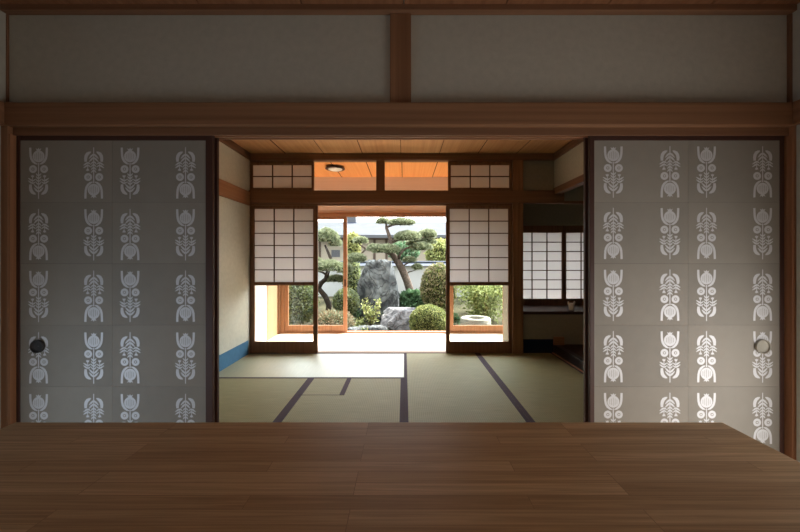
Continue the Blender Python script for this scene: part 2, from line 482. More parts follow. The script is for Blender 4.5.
mb = MB()
for k in range(5):
    x = W2[0] + (W2[1] - W2[0]) * k / 4
    mb.box(x - 0.02, x + 0.02, YB - 0.06, YB - 0.02, W2[2], W2[3])
mb.face([(W2[0], YB - 0.05, W2[2]), (W2[1], YB - 0.05, W2[2]), (W2[1], YB - 0.05, W2[3]), (W2[0], YB - 0.05, W2[3])], 1)
tag(mb.build('window_2', [M['brownZ'], M['sky_block']]), 'timber window frame in the back wall of the front room', kind='structure')

# ------------------------------------------------------------------ FUSUMA (patterned sliding panels)
K = 0.000561


def motif(mb, cx, cz, y, flip, mi=1, hole=0):
    """pomegranate and fern emblem, drawn with its antlers up; flip turns it upside down"""
    sg = -1 if flip else 1

    def P(x, yy, dy=0.0):
        return (cx + sg * x * K, y - dy, cz - sg * (yy - 264) * K)

    def poly(pts, mat=mi, dy=0.0):
        q = [P(a, b, dy) for a, b in pts]
        mb.face(q if sg > 0 else q, mat)

    def disc(x, yy, r, mat=mi, n=18, dy=0.0, ry=None):
        ry = ry or r
        poly([(x + r * math.cos(2 * PI * k / n), yy + ry * math.sin(2 * PI * k / n)) for k in range(n)], mat, dy)

    def stroke(pts, ws, mat=mi, dy=0.0):
        for k in range(len(pts) - 1):
            (x0, y0), (x1, y1) = pts[k], pts[k + 1]
            def nrm(i):
                a, b = pts[max(i - 1, 0)], pts[min(i + 1, len(pts) - 1)]
                dx, dy_ = b[0] - a[0], b[1] - a[1]
                L = math.hypot(dx, dy_) or 1
                return (-dy_ / L, dx / L)
            n0, n1 = nrm(k), nrm(k + 1)
            w0, w1 = ws[k] / 2, ws[k + 1] / 2
            poly([(x0 + n0[0] * w0, y0 + n0[1] * w0), (x1 + n1[0] * w1, y1 + n1[1] * w1),
                  (x1 - n1[0] * w1, y1 - n1[1] * w1), (x0 - n0[0] * w0, y0 - n0[1] * w0)], mat, dy)

    for s in (-1, 1):
        # antlers round the fruit
        stroke([(s * 69, 52), (s * 68, 90), (s * 66, 120), (s * 60, 145), (s * 47, 167), (s * 28, 183), (s * 9, 190)],
               [18, 19, 19, 20, 20, 16, 7])
        # roundels with a ring
        disc(s * 46, 231, 33)
        disc(s * 46, 231, 13, hole, 12, 0.0003)
        disc(s * 46, 231, 8, mi, 10, 0.0006)
        # buds beside the stem
        poly([(s * 36, 280), (s * 44, 286), (s * 50, 279), (s * 56, 286), (s * 64, 280), (s * 61, 296), (s * 50, 304), (s * 39, 296)])
        stroke([(s * 50, 302), (s * 48, 352)], [6, 6])
        # side leaves, in two sprays
        for yy in (322, 344):
            stroke([(s * 47, yy + 10), (s * 62, yy), (s * 86, yy - 16)], [5, 15, 4])
            stroke([(s * 49, yy + 10), (s * 38, yy + 2), (s * 22, yy - 10)], [5, 11, 3])
        # small leaves up the stem
        for yy in (276, 300, 324, 348):
            stroke([(s * 2, yy + 12), (s * 12, yy + 3), (s * 22, yy - 10)], [6, 12, 3])
        # cupping leaves at the foot
        stroke([(s * 67, 358), (s * 67, 385), (s * 63, 406), (s * 52, 424), (s * 36, 434), (s * 22, 441)], [20, 26, 28, 27, 20, 5])
        # chevrons inside the cup
        for yy in (392, 420):
            stroke([(s * 3, yy), (s * 20, yy - 15), (s * 40, yy - 36)], [12, 16, 4])
    disc(0, 125, 50)
    poly([(-14, 78), (-24, 58), (-8, 66), (0, 54), (8, 66), (24, 58), (14, 78)])
    for a in (-30, -15, 0, 15, 30):
        stroke([(a, 125 - 34 + abs(a) * 0.5), (a, 125 + 34 - abs(a) * 0.5)], [2.6, 2.6], hole, 0.0003)
    stroke([(0, 180), (0, 478)], [9, 7])


FW, FZ0, FZ1 = 0.917, 0.004, 1.812
SHEETS = [0.03 + k * 0.2876 for k in range(7)]


def fusuma(name, x0, w, y, label, pulls, seam, cols, pull_mat, group, dz=0.0, fwr=0.021, pr=0.0345):
    """w is the whole width with its lacquered frame, x0 its left edge, y its front face"""
    t = thing(name, label, 'sliding panel', (x0 + w / 2, y, 0), group)
    a, b = -w / 2, w / 2
    fr = MB()
    fw = 0.021
    fr.box(a, a + fw, 0, 0.018, FZ0, FZ1); fr.box(b - fwr, b, 0, 0.018, FZ0, FZ1)
    fr.box(a + fw, b - fwr, 0, 0.018, 1.783, FZ1); fr.box(a + fw, b - fwr, 0, 0.018, FZ0, 0.03)
    fr.build('frame', M['lacquer_brown'], t, bevel=0.002)
    pp = MB()
    z1 = 1.783
    rows = [(1.783, 1.494)] + [(1.494 - 0.2866 * k, 1.494 - 0.2866 * (k + 1)) for k in range(4)] + [(0.3476, 0.03)]
    for i, (zt, zb) in enumerate(rows):
        for j, (xa, xb) in enumerate(((a + fw, seam), (seam, b - fwr))):
            pp.box(xa + (0.0005 if j else 0), xb - (0 if j else 0.0005), 0.0022, 0.0160, zb + 0.0007, zt, 2 if (i + j) % 2 else 0)
        zc = 1.641 - dz - 0.2876 * i
        for j, cx in enumerate(cols):
            motif(pp, cx, zc, 0.0016, (i + j) % 2 == 1)
    pp.box(a + fw, b - fwr, 0.004, 0.0150, 0.03, 1.783, 3)
    pp.build('paper', [M['fusuma'], M['print'], M['fusuma_b'], M['gap']], t)
    for px, pz in pulls:
        cup = MB()
        n = 28
        prof = [(0.0345, 0.0022), (0.0345, -0.0095), (0.0325, -0.0105), (0.0305, -0.0095), (0.0290, -0.0035), (0.0240, -0.0008), (0.012, 0.0002), (0.001, 0.0004)]
        rings = []
        for r, d in prof:
            r = r * pr / 0.0345
            rings.append([(px + r * math.cos(2 * PI * k / n), d, pz + r * math.sin(2 * PI * k / n)) for k in range(n)])
        for r0, r1 in zip(rings, rings[1:]):
            for k in range(n):
                cup.face([r0[k], r0[(k + 1) % n], r1[(k + 1) % n], r1[k]], 0, True)
        cup.build('finger_pull', pull_mat, t, (0, 0, 0))
    return t


def ux(u, s): return (u - U0) / s


S1, S2 = 214.5, 210.7
lx0, lx1 = ux(15.5, S1), ux(212.8, S1)
lc = (lx0 + lx1) / 2
fusuma('sliding_panel', lx0, lx1 - lx0, 1.599,
       'grey sliding panel with white emblems and a black finger pull, left of the opening',
       [(ux(38.3, S1) - lc, EYE + (V0 - 346.2) / S1)], ux(112, S1) - lc, [ux(u, S1) - lc for u in (38.2, 93.4, 129.8, 185.3)], M['iron'], None, 0.010, 0.034, 0.0305)
rx0, rx1 = ux(590.0, S1), ux(784.5, S1)
rc = (rx0 + rx1) / 2
fusuma('sliding_panel', rx0, rx1 - rx0, 1.599,
       'grey sliding panel with white emblems and a steel finger pull, right of the opening',
       [(ux(762.0, S1) - rc, EYE + (V0 - 346.4) / S1)], ux(688.5, S1) - rc, [ux(u, S1) - rc for u in (613.5, 670.2, 706.8, 763.0)], M['steel'], None, 0.0048, 0.021, 0.0335)
bl = ux(217.4, S2)
fusuma('sliding_panel', bl - 0.905, 0.905, 1.6275, 'sliding panel slid behind the left emblem panel, only its dark edge showing',
       [], 0, [-0.34, -0.085, 0.085, 0.34], M['iron'], None)
br_ = ux(585.2, S2)
fusuma('sliding_panel', br_, 0.905, 1.6275, 'sliding panel slid behind the right emblem panel, only its dark edge showing',
       [], 0, [-0.34, -0.085, 0.085, 0.34], M['iron'], None)

# ------------------------------------------------------------------ TABLE
TX0, TX1, TY0, TY1, TZ = -1.262, 1.034, 0.08, 1.115, 0.70
tb = thing('table', 'large oak block table filling the foreground', 'table', ((TX0 + TX1) / 2, (TY0 + TY1) / 2, 0))
hw, hd = (TX1 - TX0) / 2, (TY1 - TY0) / 2
bx('tabletop', M['oak'], -hw, hw, -hd, hd, TZ - 0.04, TZ, tb, 0.003)
bx('apron', M['oak'], -hw + 0.12, hw - 0.12, -hd + 0.10, hd - 0.10, TZ - 0.115, TZ - 0.0405, tb, 0.002)
for sx in (-1, 1):
    for sy in (-1, 1):
        MB().box(-0.035, 0.035, -0.035, 0.035, 0, TZ - 0.1155).build('leg', M['oak'], tb, (sx * (hw - 0.16), sy * (hd - 0.14), 0), 0.003)

# ------------------------------------------------------------------ INNER ROOM
IL, IR = -2.015, 1.965          # left wall, tokonoma front
YS = 4.49                       # shoji line
ZI = 2.60
struct('wall_left_inner', M['plaster_in'], [(IL - 0.1, IL, 1.655, YS + 0.1, -0.05, 2.70)], 'sand coloured plaster left wall of the mat room')
struct('baseboard_left', M['blue_paper'], [(IL, IL + 0.003, 1.70, YS - 0.05, 0.0, 0.18)], 'blue paper band along the foot of the left wall')
struct('trim_10', M['postY'], [(IL, IL + 0.022, 1.70, YS - 0.045, 1.92, 2.10)], 'reddish rail on the left wall of the mat room', 0.003)
struct('ceiling_inner', M['ceilY'], [(-1.54 + 0.5 * k - 0.498 + 0.0, -1.54 + 0.5 * k, 1.655, YS + 0.02, ZI + 0.004 * (k % 2), ZI + 0.03) for k in range(-1, 10)],
       'pale boarded ceiling of the mat room')
struct('trim_11', M['gap'], [(-1.54 + 0.5 * k - 0.003, -1.54 + 0.5 * k + 0.002, 1.66, YS, ZI - 0.0015, ZI + 0.02) for k in range(-1, 8)], 'dark joints of the ceiling boards')
struct('trim_12', M['brownX'], [(IL, 3.1, YS - 0.045, YS, 2.515, ZI)], 'brown ceiling moulding above the shoji transom', 0.003)
struct('trim_13', M['brownY'], [(IL, IL + 0.028, 1.66, YS - 0.045, 2.515, ZI), (IR - 0.028, IR, 1.66, YS - 0.045, 2.515, ZI)], 'ceiling mouldings along the sides of the mat room', 0.003)
struct('wall_back_inner', M['plaster_in'], [(WL - 0.3, WR + 1.4, 1.652, 1.658, 1.84, 2.70), (-2.1, -1.815, 1.652, 1.658, 0, 1.85), (1.786, 3.2, 1.652, 1.658, 0, 1.85)],
       'back of the partition seen only from inside the mat room')
# mats
HERI = 0.034


def mat(x0, x1, y0, y1, along, label):
    t = thing('tatami_mat', label, 'tatami mat', ((x0 + x1) / 2, (y0 + y1) / 2, 0), 'tatami mats of the inner room')
    a, b = (x1 - x0) / 2 - 0.0006, (y1 - y0) / 2 - 0.0006
    MB().box(-a, a, -b, b, -0.05, 0.0).build('rush_cover', M['tat' + along], t)
    for s in (-1, 1):
        h = MB()
        if along == 'X':
            h.box(-a, a, s * b - (HERI if s > 0 else 0), s * b + (HERI if s < 0 else 0), -0.049, 0.0009)
        else:
            h.box(s * a - (HERI if s > 0 else 0), s * a + (HERI if s < 0 else 0), -b, b, -0.049, 0.0009)
        h.build('cloth_border', M['heri'], t)
    return t


G = 0.957
yA = YS - G * 1.0
mat(IL + 0.003, 0, yA, YS, 'X', 'shiny pale tatami mat lying crosswise before the left shoji screen')
mat(IL + 0.003, -G, yA - 2 * G + 0.05, yA, 'Y', 'green tatami mat along the left wall, left of the hearth cover')
mat(0, G, YS - 2 * G, YS, 'Y', 'green tatami mat lying lengthwise before the middle of the garden opening')
mat(G, IR - 0.02, YS - 2 * G, YS, 'Y', 'shaded tatami mat lying lengthwise along the alcove on the right')
mat(0, IR - 0.02, YS - 3 * G + 0.05, YS - 2 * G, 'X', 'tatami mat lying crosswise nearest the table, below its far edge')
# the mat with the hearth cut-out: an L shaped mat and a small square hearth cover
HX0, HX1, HY0, HY1 = -G, -0.54, yA - 0.435, yA
t = thing('tatami_mat', 'green tatami mat with a square hearth corner cut out of it', 'tatami mat', (-G / 2, yA - G, 0), 'tatami mats of the inner room')
ox, oy = -G / 2, yA - G
m_ = MB()
m_.box(-G - ox, 0 - ox, yA - 2 * G + 0.05 - oy, HY0 - oy, -0.05, 0)
m_.box(HX1 - ox, 0 - ox, HY0 - oy, HY1 - oy, -0.05, 0)
m_.build('rush_cover', M['tatY'], t)
bx('cloth_border', M['heri'], -G - ox, -G - ox + HERI, yA - 2 * G + 0.05 - oy, HY0 - oy, -0.049, 0.0009, t)
bx('cloth_border', M['heri'], -HERI - ox, -ox, yA - 2 * G + 0.05 - oy, yA - oy, -0.049, 0.0009, t)
t = thing('hearth_cover', 'small square tatami cover over the sunken hearth', 'hearth cover', ((HX0 + HX1) / 2, (HY0 + HY1) / 2, 0))
a, b = (HX1 - HX0) / 2, (HY1 - HY0) / 2
MB().box(-a, a, -b + 0.004, b, -0.05, 0.0).build('rush_cover', M['tatY'], t)
bx('cloth_border', M['heri'], -a, -a + HERI, -b + 0.004, b, -0.049, 0.0009, t)
bx('cloth_border', M['heri'], a - HERI - 0.012, a, -b + 0.004, b, -0.049, 0.0009, t)
bx('edge_strip', M['heri'], -a + HERI, a - HERI - 0.012, -b, -b + 0.008, -0.049, 0.0009, t)
struct('floor_inner', M['gap'], [(IL - 0.1, 3.1, 1.655, YS + 0.02, -0.12, -0.0505)], 'boards under the mats')

# shoji wall: posts, lintels
SS = F / YS                     # 76.4 px per metre
def sx(u): return (u - U0) / SS
def sz(v): return EYE + (V0 - v) / SS
D0, D1 = YS - 0.02, YS + 0.05   # timber depth of that line
struct('trim_14', M['brownZ'], [(IL, sx(249.3), D0, D1, 0, 2.52)], 'left post of the shoji line against the left wall', 0.002)
struct('trim_15', M['beamZ'], [(sx(512.0), sx(522.3), YS - 0.04, YS + 0.07, 0, 2.52)], 'square post between the right shoji screen and the dark window bay', 0.003)
struct('trim_16', M['brownX'], [(IL, 2.08, YS - 0.045, YS + 0.03, sz(203.6), sz(191.0))], 'brown beam under the shoji transom', 0.003)
struct('trim_17', M['brownX'], [(sx(249.3), sx(512), D0, D1, sz(205.4), sz(203.6))], 'lintel the shoji screens run in', 0.002)
struct('trim_18', M['brownX'], [(sx(249.3), sx(512), D0, D1, sz(161.2), 2.52)], 'top rail of the shoji transom', 0.002)
struct('trim_19', M['brownZ'], [(sx(376.3), sx(384.7), D0, D1, sz(191.0), sz(161.2))], 'short upright between the two open transom bays', 0.002)
struct('trim_20', M['brownX'], [(IL, sx(522), YS - 0.01, YS + 0.06, -0.05, 0.006)], 'floor track of the shoji screens', 0.002)
EPSZ = 0


def shoji(name, u0, u1, vt, vb, ncol, nrow, y, label, cat, stile, rail_t, rail_b, s=SS, lower=None, mat='brown', group=None, bar=0.0125):
    """lattice of paper panes; lower=(v of pane top, v of pane bottom) adds a glazed lower light"""
    X = lambda u: (u - U0) / s
    Zf = lambda v: EYE + (V0 - v) / s
    x0, x1, zt, zb = X(u0), X(u1), Zf(vt), Zf(vb)
    xc = (x0 + x1) / 2
    t = thing(name, label, cat, (xc, y, zb), group)
    A, B, H = x0 - xc, x1 - xc, zt - zb
    th = 0.030
    fr = MB()
    fr.box(A, A + stile[0], 0, th, 0, H); fr.box(B - stile[1], B, 0, th, 0, H)
    fr.box(A + stile[0], B - stile[1], 0, th, H - rail_t, H)
    fr.box(A + stile[0], B - stile[1], 0, th, 0, rail_b)
    pz0 = rail_b
    if lower:
        g1, g0 = Zf(lower[0]) - zb, Zf(lower[1]) - zb
        fr.box(A + stile[0], B - stile[1], 0, th, g1, g1 + 0.045)
        pz0 = g1 + 0.045
    fr.build('frame', M[mat + 'Z'], t, bevel=0.0015)
    a, b, c, d = A + stile[0], B - stile[1], pz0, H - rail_t
    la = MB()
    for k in range(1, ncol):
        x = a + (b - a) * k / ncol
        la.box(x - bar / 2, x + bar / 2, 0.004, 0.018, c, d)
    for k in range(1, nrow):
        z = c + (d - c) * k / nrow
        la.box(a, b, 0.005, 0.017, z - bar / 2, z + bar / 2)
    la.build('lattice', M['latticeX'], t)
    pa = MB()
    pa.face([(a, 0.0185, c), (b, 0.0185, c), (b, 0.0185, d), (a, 0.0185, d)])
    pa.build('paper', M['shoji'], t)
    if lower:
        MB().box(a, b, 0.013, 0.016, rail_b, g1).build('glass_pane', M['glass'], t)
    return t


shoji('shoji_screen', 249.5, 317.6, 205.0, 352.6, 3, 6, YS + 0.0, 'shoji screen with a low glass pane, beside the left wall', 'shoji screen',
      (0.062, 0.058), 0.05, sz(341.7) - sz(352.6), lower=(285.5, 341.7))
shoji('shoji_screen', 446.0, 511.9, 205.0, 352.6, 3, 6, YS + 0.0, 'shoji screen with a low glass pane, beside the square post on the right', 'shoji screen',
      (0.050, 0.045), 0.05, sz(341.7) - sz(352.6), lower=(285.5, 341.7))
shoji('transom_screen', 249.5, 313.8, 161.4, 190.8, 3, 2, YS + 0.002, 'small paper transom screen above the left shoji screen', 'transom screen', (0.04, 0.03), 0.045, 0.04)
shoji('transom_screen', 448.2, 511.9, 161.4, 190.8, 3, 2, YS + 0.002, 'small paper transom screen above the right shoji screen', 'transom screen', (0.035, 0.03), 0.045, 0.04)

# ------------------------------------------------------------------ ALCOVE SIDE (dark right corner)
struct('wall_shoji_right', M['plaster_shade'], [(sx(522), 3.1, YS, YS + 0.05, sz(203), 2.70)], 'plaster above the window bay by the alcove')
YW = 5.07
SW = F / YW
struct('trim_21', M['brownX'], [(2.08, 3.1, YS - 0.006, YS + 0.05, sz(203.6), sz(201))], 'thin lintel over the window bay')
struct('wall_shoji_low', M['plaster_shade'], [(sx(522), 3.1, YS, YS + 0.05, 0, 0.505)], 'low plaster wall under the window shelf')
struct('baseboard_right', M['blue_paper_shade'], [(sx(522.2), sx(553), YS - 0.003, YS, 0, 0.18)], 'blue paper band at the foot of the low wall, darkened for shade')
struct('trim_22', M['postX'], [(sx(553.2), sx(563.2), YS - 0.035, YS, 0.06, 0.215)], 'short timber block where the alcove sill meets the low wall', 0.003)
tag(MB().box(sx(522.2) + 0.001, 3.09, YS - 0.012, YW + 0.0, 0.505, 0.545).build('shelf', M['lacquer_brown'], bevel=0.003),
    'dark lacquered window shelf in the bay behind the alcove', 'shelf')
struct('wall_bay', M['plaster_shade'], [(1.475, 1.535, YS + 0.05, 5.10, 0, 2.62)], 'side wall of the window bay')
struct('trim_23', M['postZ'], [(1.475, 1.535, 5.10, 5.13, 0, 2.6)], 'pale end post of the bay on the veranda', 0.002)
struct('wall_bay_back', M['plaster_shade'], [(1.535, 3.1, YW, YW + 0.05, EYE + (V0 - 225.5) / SW, 2.62), (1.535, 3.1, YW, YW + 0.05, 0, 0.53)], 'plaster above and below the bay window')
struct('ceiling_bay', M['ceilY'], [(1.535, 3.1, YS + 0.05, YW + 0.05, 2.2, 2.24)], 'boards over the window bay')
shoji('bay_window_screen', 515.0, 564.2, 225.6, 305.5, 3, 7, YW - 0.0, 'paper lattice screen in the dark bay right of the square post', 'window screen',
      (0.035, 0.03), 0.105, 0.10, s=SW, mat='brown', bar=0.013)
shoji('bay_window_screen', 564.4, 614.0, 225.6, 305.5, 3, 7, YW + 0.001, 'paper lattice screen in the dark bay, cut off by the right emblem panel', 'window screen',
      (0.03, 0.035), 0.105, 0.10, s=SW, mat='brown', bar=0.013)
# hanging wall of the alcove
struct('wall_right_inner', M['plaster_half_shade'], [(IR, IR + 0.07, 1.655, YS, 2.155, 2.70)], 'hanging plaster wall over the alcove')
struct('trim_24', M['brownY'], [(IR - 0.012, IR + 0.08, 1.655, YS, 2.075, 2.156)], 'timber edge under the hanging wall of the alcove', 0.003)
struct('trim_25', M['lacquer'], [(IR - 0.018, IR + 0.06, 1.655, YS - 0.005, -0.02, 0.115)], 'black lacquered sill of the alcove', 0.004)
struct('trim_26', M['postY'], [(IR - 0.03, IR - 0.0185, 1.655, YS - 0.005, -0.02, 0.012)], 'thin strip between mats and alcove sill')
struct('floor_alcove', M['lacquer_brown'], [(IR + 0.06, 3.0, 1.655, YS, 0.03, 0.112)], 'raised floor of the alcove')
struct('wall_alcove', M['plaster_shade'], [(3.0, 3.1, 1.655, YS + 0.6, 0, 2.70)], 'back wall of the alcove')

# vase on the shelf
t = thing('vase', 'small pale ceramic vase with two ears on the window shelf', 'vase', (at(571.3, 308, 4.60).x, 4.60, 0.545))
MB().lathe([(0.026, 0), (0.030, 0.004), (0.034, 0.05), (0.041, 0.092), (0.037, 0.095), (0.030, 0.060), (0.022, 0.008)], 28).build('body', M['ceramic'], t)
for s in (-1, 1):
    e = MB()
    e.tube([(s * 0.030, 0, 0.070), (s * 0.037, 0, 0.090), (s * 0.043, 0, 0.112), (s * 0.045, 0, 0.120)], [0.013, 0.014, 0.011, 0.004], 10)
    e.build('ear', M['ceramic'], t)

# ------------------------------------------------------------------ VERANDA
YG = 5.70
SG = F / YG
def gx(u): return (u - U0) / SG
def gz(v): return EYE + (V0 - v) / SG
VL = -2.06
struct('floor_veranda', M['veranda_floor'], [(VL, 3.3, y, y + 0.1085, -0.06, -0.002) for y in [YS + 0.061 + 0.11 * k for k in range(11)]], 'sunlit board floor of the veranda')
struct('ceiling_veranda', M['veranda_ceil'], [(-1.53 + 0.5 * k - 0.497, -1.53 + 0.5 * k, YS + 0.05, YG + 0.02, 2.59 + 0.004 * (k % 2), 2.62) for k in range(-1, 11)],
       'warm orange boarded ceiling of the veranda')
struct('trim_27', M['gap'], [(-1.53 + 0.5 * k - 0.004, -1.53 + 0.5 * k + 0.004, YS + 0.05, YG, 2.587, 2.60) for k in range(-1, 8)], 'dark joints of the veranda ceiling')
struct('wall_veranda', M['paleX'], [(VL, 3.3, YG, YG + 0.06, gz(212.8), 2.66)], 'pale timber fascia above the garden doors')
struct('trim_28', M['postX'], [(VL, 3.3, YG - 0.02, YG + 0.08, gz(216.6), gz(212.6))], 'head rail of the garden doors', 0.003)
struct('trim_29', M['postX'], [(VL, 3.3, YG - 0.03, YG + 0.08, -0.06, 0.022)], 'sill of the garden doors', 0.003)
struct('wall_veranda_left', M['plaster_white'], [(VL - 0.1, VL, YS + 0.05, 5.14, -0.05, 2.66)], 'white plaster end wall of the veranda')
struct('door_1', M['curtain_wood'], [(VL - 0.1, VL - 0.004, 5.155, 5.60, -0.05, 2.1)], 'warm plank door at the left end of the veranda')
struct('wall_veranda_end', M['plaster_white'], [(VL - 0.1, VL - 0.004, 5.14, 5.72, 2.1, 2.66)], 'wall above the plank door')
struct('trim_30', M['gap'], [(VL - 0.1, VL + 0.002, 5.14, 5.155, -0.05, 2.1)], 'dark joint between plaster and plank door')
struct('trim_31', M['beamZ'], [(VL - 0.1, VL + 0.02, 5.60, 5.72, -0.05, 2.6)], 'red-brown corner post of the veranda', 0.003)
struct('trim_32', M['postZ'], [(VL + 0.02, -1.985, 5.66, 5.76, 0.02, gz(216.6))], 'jamb of the garden doors', 0.003)


def glass_door(x0, x1, y, label):
    t = thing('glass_door', label, 'glass door', ((x0 + x1) / 2, y, 0.022), 'glazed garden doors')
    A, B, H = -(x1 - x0) / 2, (x1 - x0) / 2, gz(216.6) - 0.022
    fr = MB()
    st = 0.062
    fr.box(A, A + st, 0, 0.032, 0, H); fr.box(B - st, B, 0, 0.032, 0, H)
    fr.box(A + st, B - st, 0, 0.032, H - 0.045, H); fr.box(A + st, B - st, 0, 0.032, 0, 0.105)
    fr.build('frame', M['postZ'], t, bevel=0.002)
    MB().box(A + st, B - st, 0.014, 0.018, 0.105, H - 0.045).build('glass_pane', M['glass'], t)
    cup = MB().box(B - 0.045, B - 0.02, -0.002, 0.001, 0.75, 0.87)
    cup.build('finger_pull', M['lacquer_brown'], t)
    return t


glass_door(-1.985, gx(347), YG - 0.005, 'glass garden door standing left of the open gap')
glass_door(0.76, 1.74, YG - 0.005, 'glass garden door behind the right shoji screen')
glass_door(1.742, 2.72, YG + 0.03, 'glass garden door at the far right beyond the window bay')
struct('wall_veranda_right', M['plaster_white'], [(3.2, 3.3, YS + 0.6, YG, -0.05, 2.66)], 'right end wall of the veranda')

# ceiling lamp on the veranda
lp = at(334.6, 166.0, 5.02)
t = thing('ceiling_lamp', 'small round ceiling lamp with a dark rim on the orange veranda ceiling', 'ceiling lamp', (lp.x, 5.06, 2.587))
MB().lathe([(0.06, 0), (0.062, -0.012), (0.02, -0.014)], 28).build('base', M['lacquer_brown'], t)
MB().lathe([(0.105, -0.0305), (0.102, -0.038), (0.085, -0.045), (0.05, -0.049), (0.005, -0.050)], 32).build('diffuser', M['lamp_white'], t)
MB().lathe([(0.02, -0.0145), (0.138, -0.020), (0.143, -0.030), (0.138, -0.034), (0.113, -0.030), (0.02, -0.0245)], 36).build('rim', M['lacquer_brown'], t)

# eave over the veranda and the wing of the house beside the garden
struct('roof_eave', M['brownX'], [(VL - 0.6, 3.9, YG + 0.06, YG + 0.30, 2.50, 2.58)], 'eave boards outside above the garden doors')
struct('roof', M['tile'], [(-3.0, 4.2, YB - 0.3, YG + 0.30, 2.72, 2.80)], 'roof of the house')

# ------------------------------------------------------------------ GARDEN
rng = random.Random(11)


def gh(x, y):
    base = -0.42 + 0.50 * max(0, min(1, (y - 6.9) / 2.4)) ** 1.2
    return base + 0.05 * noise.noise(Vector((x * 0.9, y * 0.9, 0))) + 0.02 * noise.noise(Vector((x * 4, y * 4, 3)))


gm = MB()
NX, NY = 90, 60
idx = {}
for j in range(NY + 1):
    for i in range(NX + 1):
        x, y = -9 + 18 * i / NX, YG + 0.1 + 5.2 * j / NY
        gm.v.append((x, y, gh(x, y))); idx[i, j] = len(gm.v) - 1
for j in range(NY):
    for i in range(NX):
        gm.f.append((idx[i, j], idx[i + 1, j], idx[i + 1, j + 1], idx[i, j + 1])); gm.m.append(0); gm.sm.append(True)
tag(gm.build('ground', M['soil']), 'brown mossy soil of the garden', kind='structure')
tag(MB().box(-30, 30, 10.6, 40, -0.5, -0.3).build('ground_far', M['soil']), 'ground beyond the garden wall', kind='structure')

# white boundary wall with a tiled cap
YWALL = 10.4
gw = thing('garden_wall', 'white plastered garden wall with a grey tiled cap', 'garden wall', (0, YWALL, -0.45))
gw['kind'] = 'structure'
bx('wall_body', M['garden_plaster'], -9, 9, 0, 0.18, 0, 1.49, gw)
cp = MB()
cp.face([(-9, -0.12, 1.48), (9, -0.12, 1.48), (9, 0.09, 1.565), (-9, 0.09, 1.565)])
cp.face([(-9, 0.30, 1.48), (9, 0.30, 1.48), (9, 0.09, 1.565), (-9, 0.09, 1.565)])
cp.tube([(-9, 0.09, 1.585), (9, 0.09, 1.585)], [0.035, 0.035], 10)
cp.build('tile_cap', M['tile'], gw)


def rock(name, loc, r, planes, mat, label, cat, seed, lvl=5, rough=0.06):
    """boulder: directions pushed out to a set of cutting planes, then roughened"""
    import bmesh
    bm = bmesh.new()
    bmesh.ops.create_icosphere(bm, subdivisions=lvl, radius=1)
    rg = random.Random(seed)
    pl = [(Vector(p[:3]).normalized(), p[3]) for p in planes]
    for _ in range(7):
        d = Vector((rg.gauss(0, 1), rg.gauss(0, 1), rg.gauss(0, 0.7))).normalized()
        pl.append((d, rg.uniform(0.98, 1.15)))
    off = Vector((rg.uniform(0, 50), rg.uniform(0, 50), 0))
    for v in bm.verts:
        d = v.co.normalized()
        rr = min([h / d.dot(n) for n, h in pl if d.dot(n) > 0.05] + [1.35])
        p = d * rr
        k = 1 + rough * noise.fractal(p * 2.2 + off, 1.0, 2.0, 5) + rough * 1.2 * abs(noise.noise(Vector((p.x * 4, p.y * 4, p.z * 2.0)) + off))
        v.co = Vector((p.x * r[0] * k, p.y * r[1] * k, p.z * r[2] * k))
    me = bpy.data.meshes.new(name)
    bm.to_mesh(me); bm.free()
    me.materials.append(mat)
    o = bpy.data.objects.new(name, me); C.objects.link(o)
    o.location = loc
    return tag(o, label, cat)


# upright rock: 358..397 px wide, 263..318 px high
p = at(378, 292, 8.2)
rock('upright_rock', (p.x, 8.2, 0.32), (0.53, 0.36, 0.98), [(0, 0, 1, 0.86), (-0.75, 0, 0.66, 0.88), (0.9, 0, 0.35, 0.86), (-1, 0, 0.05, 0.88), (1, 0, -0.05, 0.93), (0.1, -1, 0.15, 0.75), (-0.6, -0.8, 0.1, 0.80), (0.7, -0.7, 0.0, 0.82)],
     M['rock'], 'tall blue-grey standing rock in the middle of the garden', 'rock', 5, 5, 0.07)
p = at(403, 321, 7.45)
rock('boulder', (p.x, 7.45, p.z - 0.04), (0.46, 0.36, 0.36), [(0, 0, 1, 0.80), (-0.7, -0.3, 0.7, 0.82), (0.2, -1, 0.3, 0.8), (0.8, -0.5, 0.3, 0.85)],
     M['rock2'], 'low pale boulder in front of the standing rock', 'rock', 12, 5, 0.05)
p = at(372, 330, 7.0)
for k, (u, v, y, r, lab) in enumerate(((363, 328, 7.15, 0.11, 'small grey stone at the foot of the yellow-green sapling'),
                                       (378, 328, 6.85, 0.11, 'flat grey stone left of the pale boulder'),
                                       (354, 329, 6.55, 0.09, 'small stone beside the glass door post in the garden'))):
    p = at(u, v, y)
    rock('stone', (p.x, y, p.z - 0.02), (r * 1.3, r, r * 0.7), [(0, 0, 1, 0.8)], M['rock'], lab, 'stone', 30 + k, 3, 0.05)


# ---- foliage
def ellipsoid(mb, c, r, mat=0, nu=18, nv=10, jitter=0.06, seed=0, zmin=-1.0):
    base = len(mb.v)
    for j in range(nv + 1):
        th = PI * j / nv
        for i in range(nu):
            ph = 2 * PI * i / nu
            d = Vector((math.sin(th) * math.cos(ph), math.sin(th) * math.sin(ph), max(zmin, math.cos(th))))
            k = 1 + jitter * noise.noise(d * 2.3 + Vector((seed, 0, 0)))
            mb.v.append((c[0] + d.x * r[0] * k, c[1] + d.y * r[1] * k, c[2] + d.z * r[2] * k))
    for j in range(nv):
        for i in range(nu):
            a, b = base + j * nu + i, base + j * nu + (i + 1) % nu
            mb.f.append((a, b, b + nu, a + nu)); mb.m.append(mat); mb.sm.append(True)


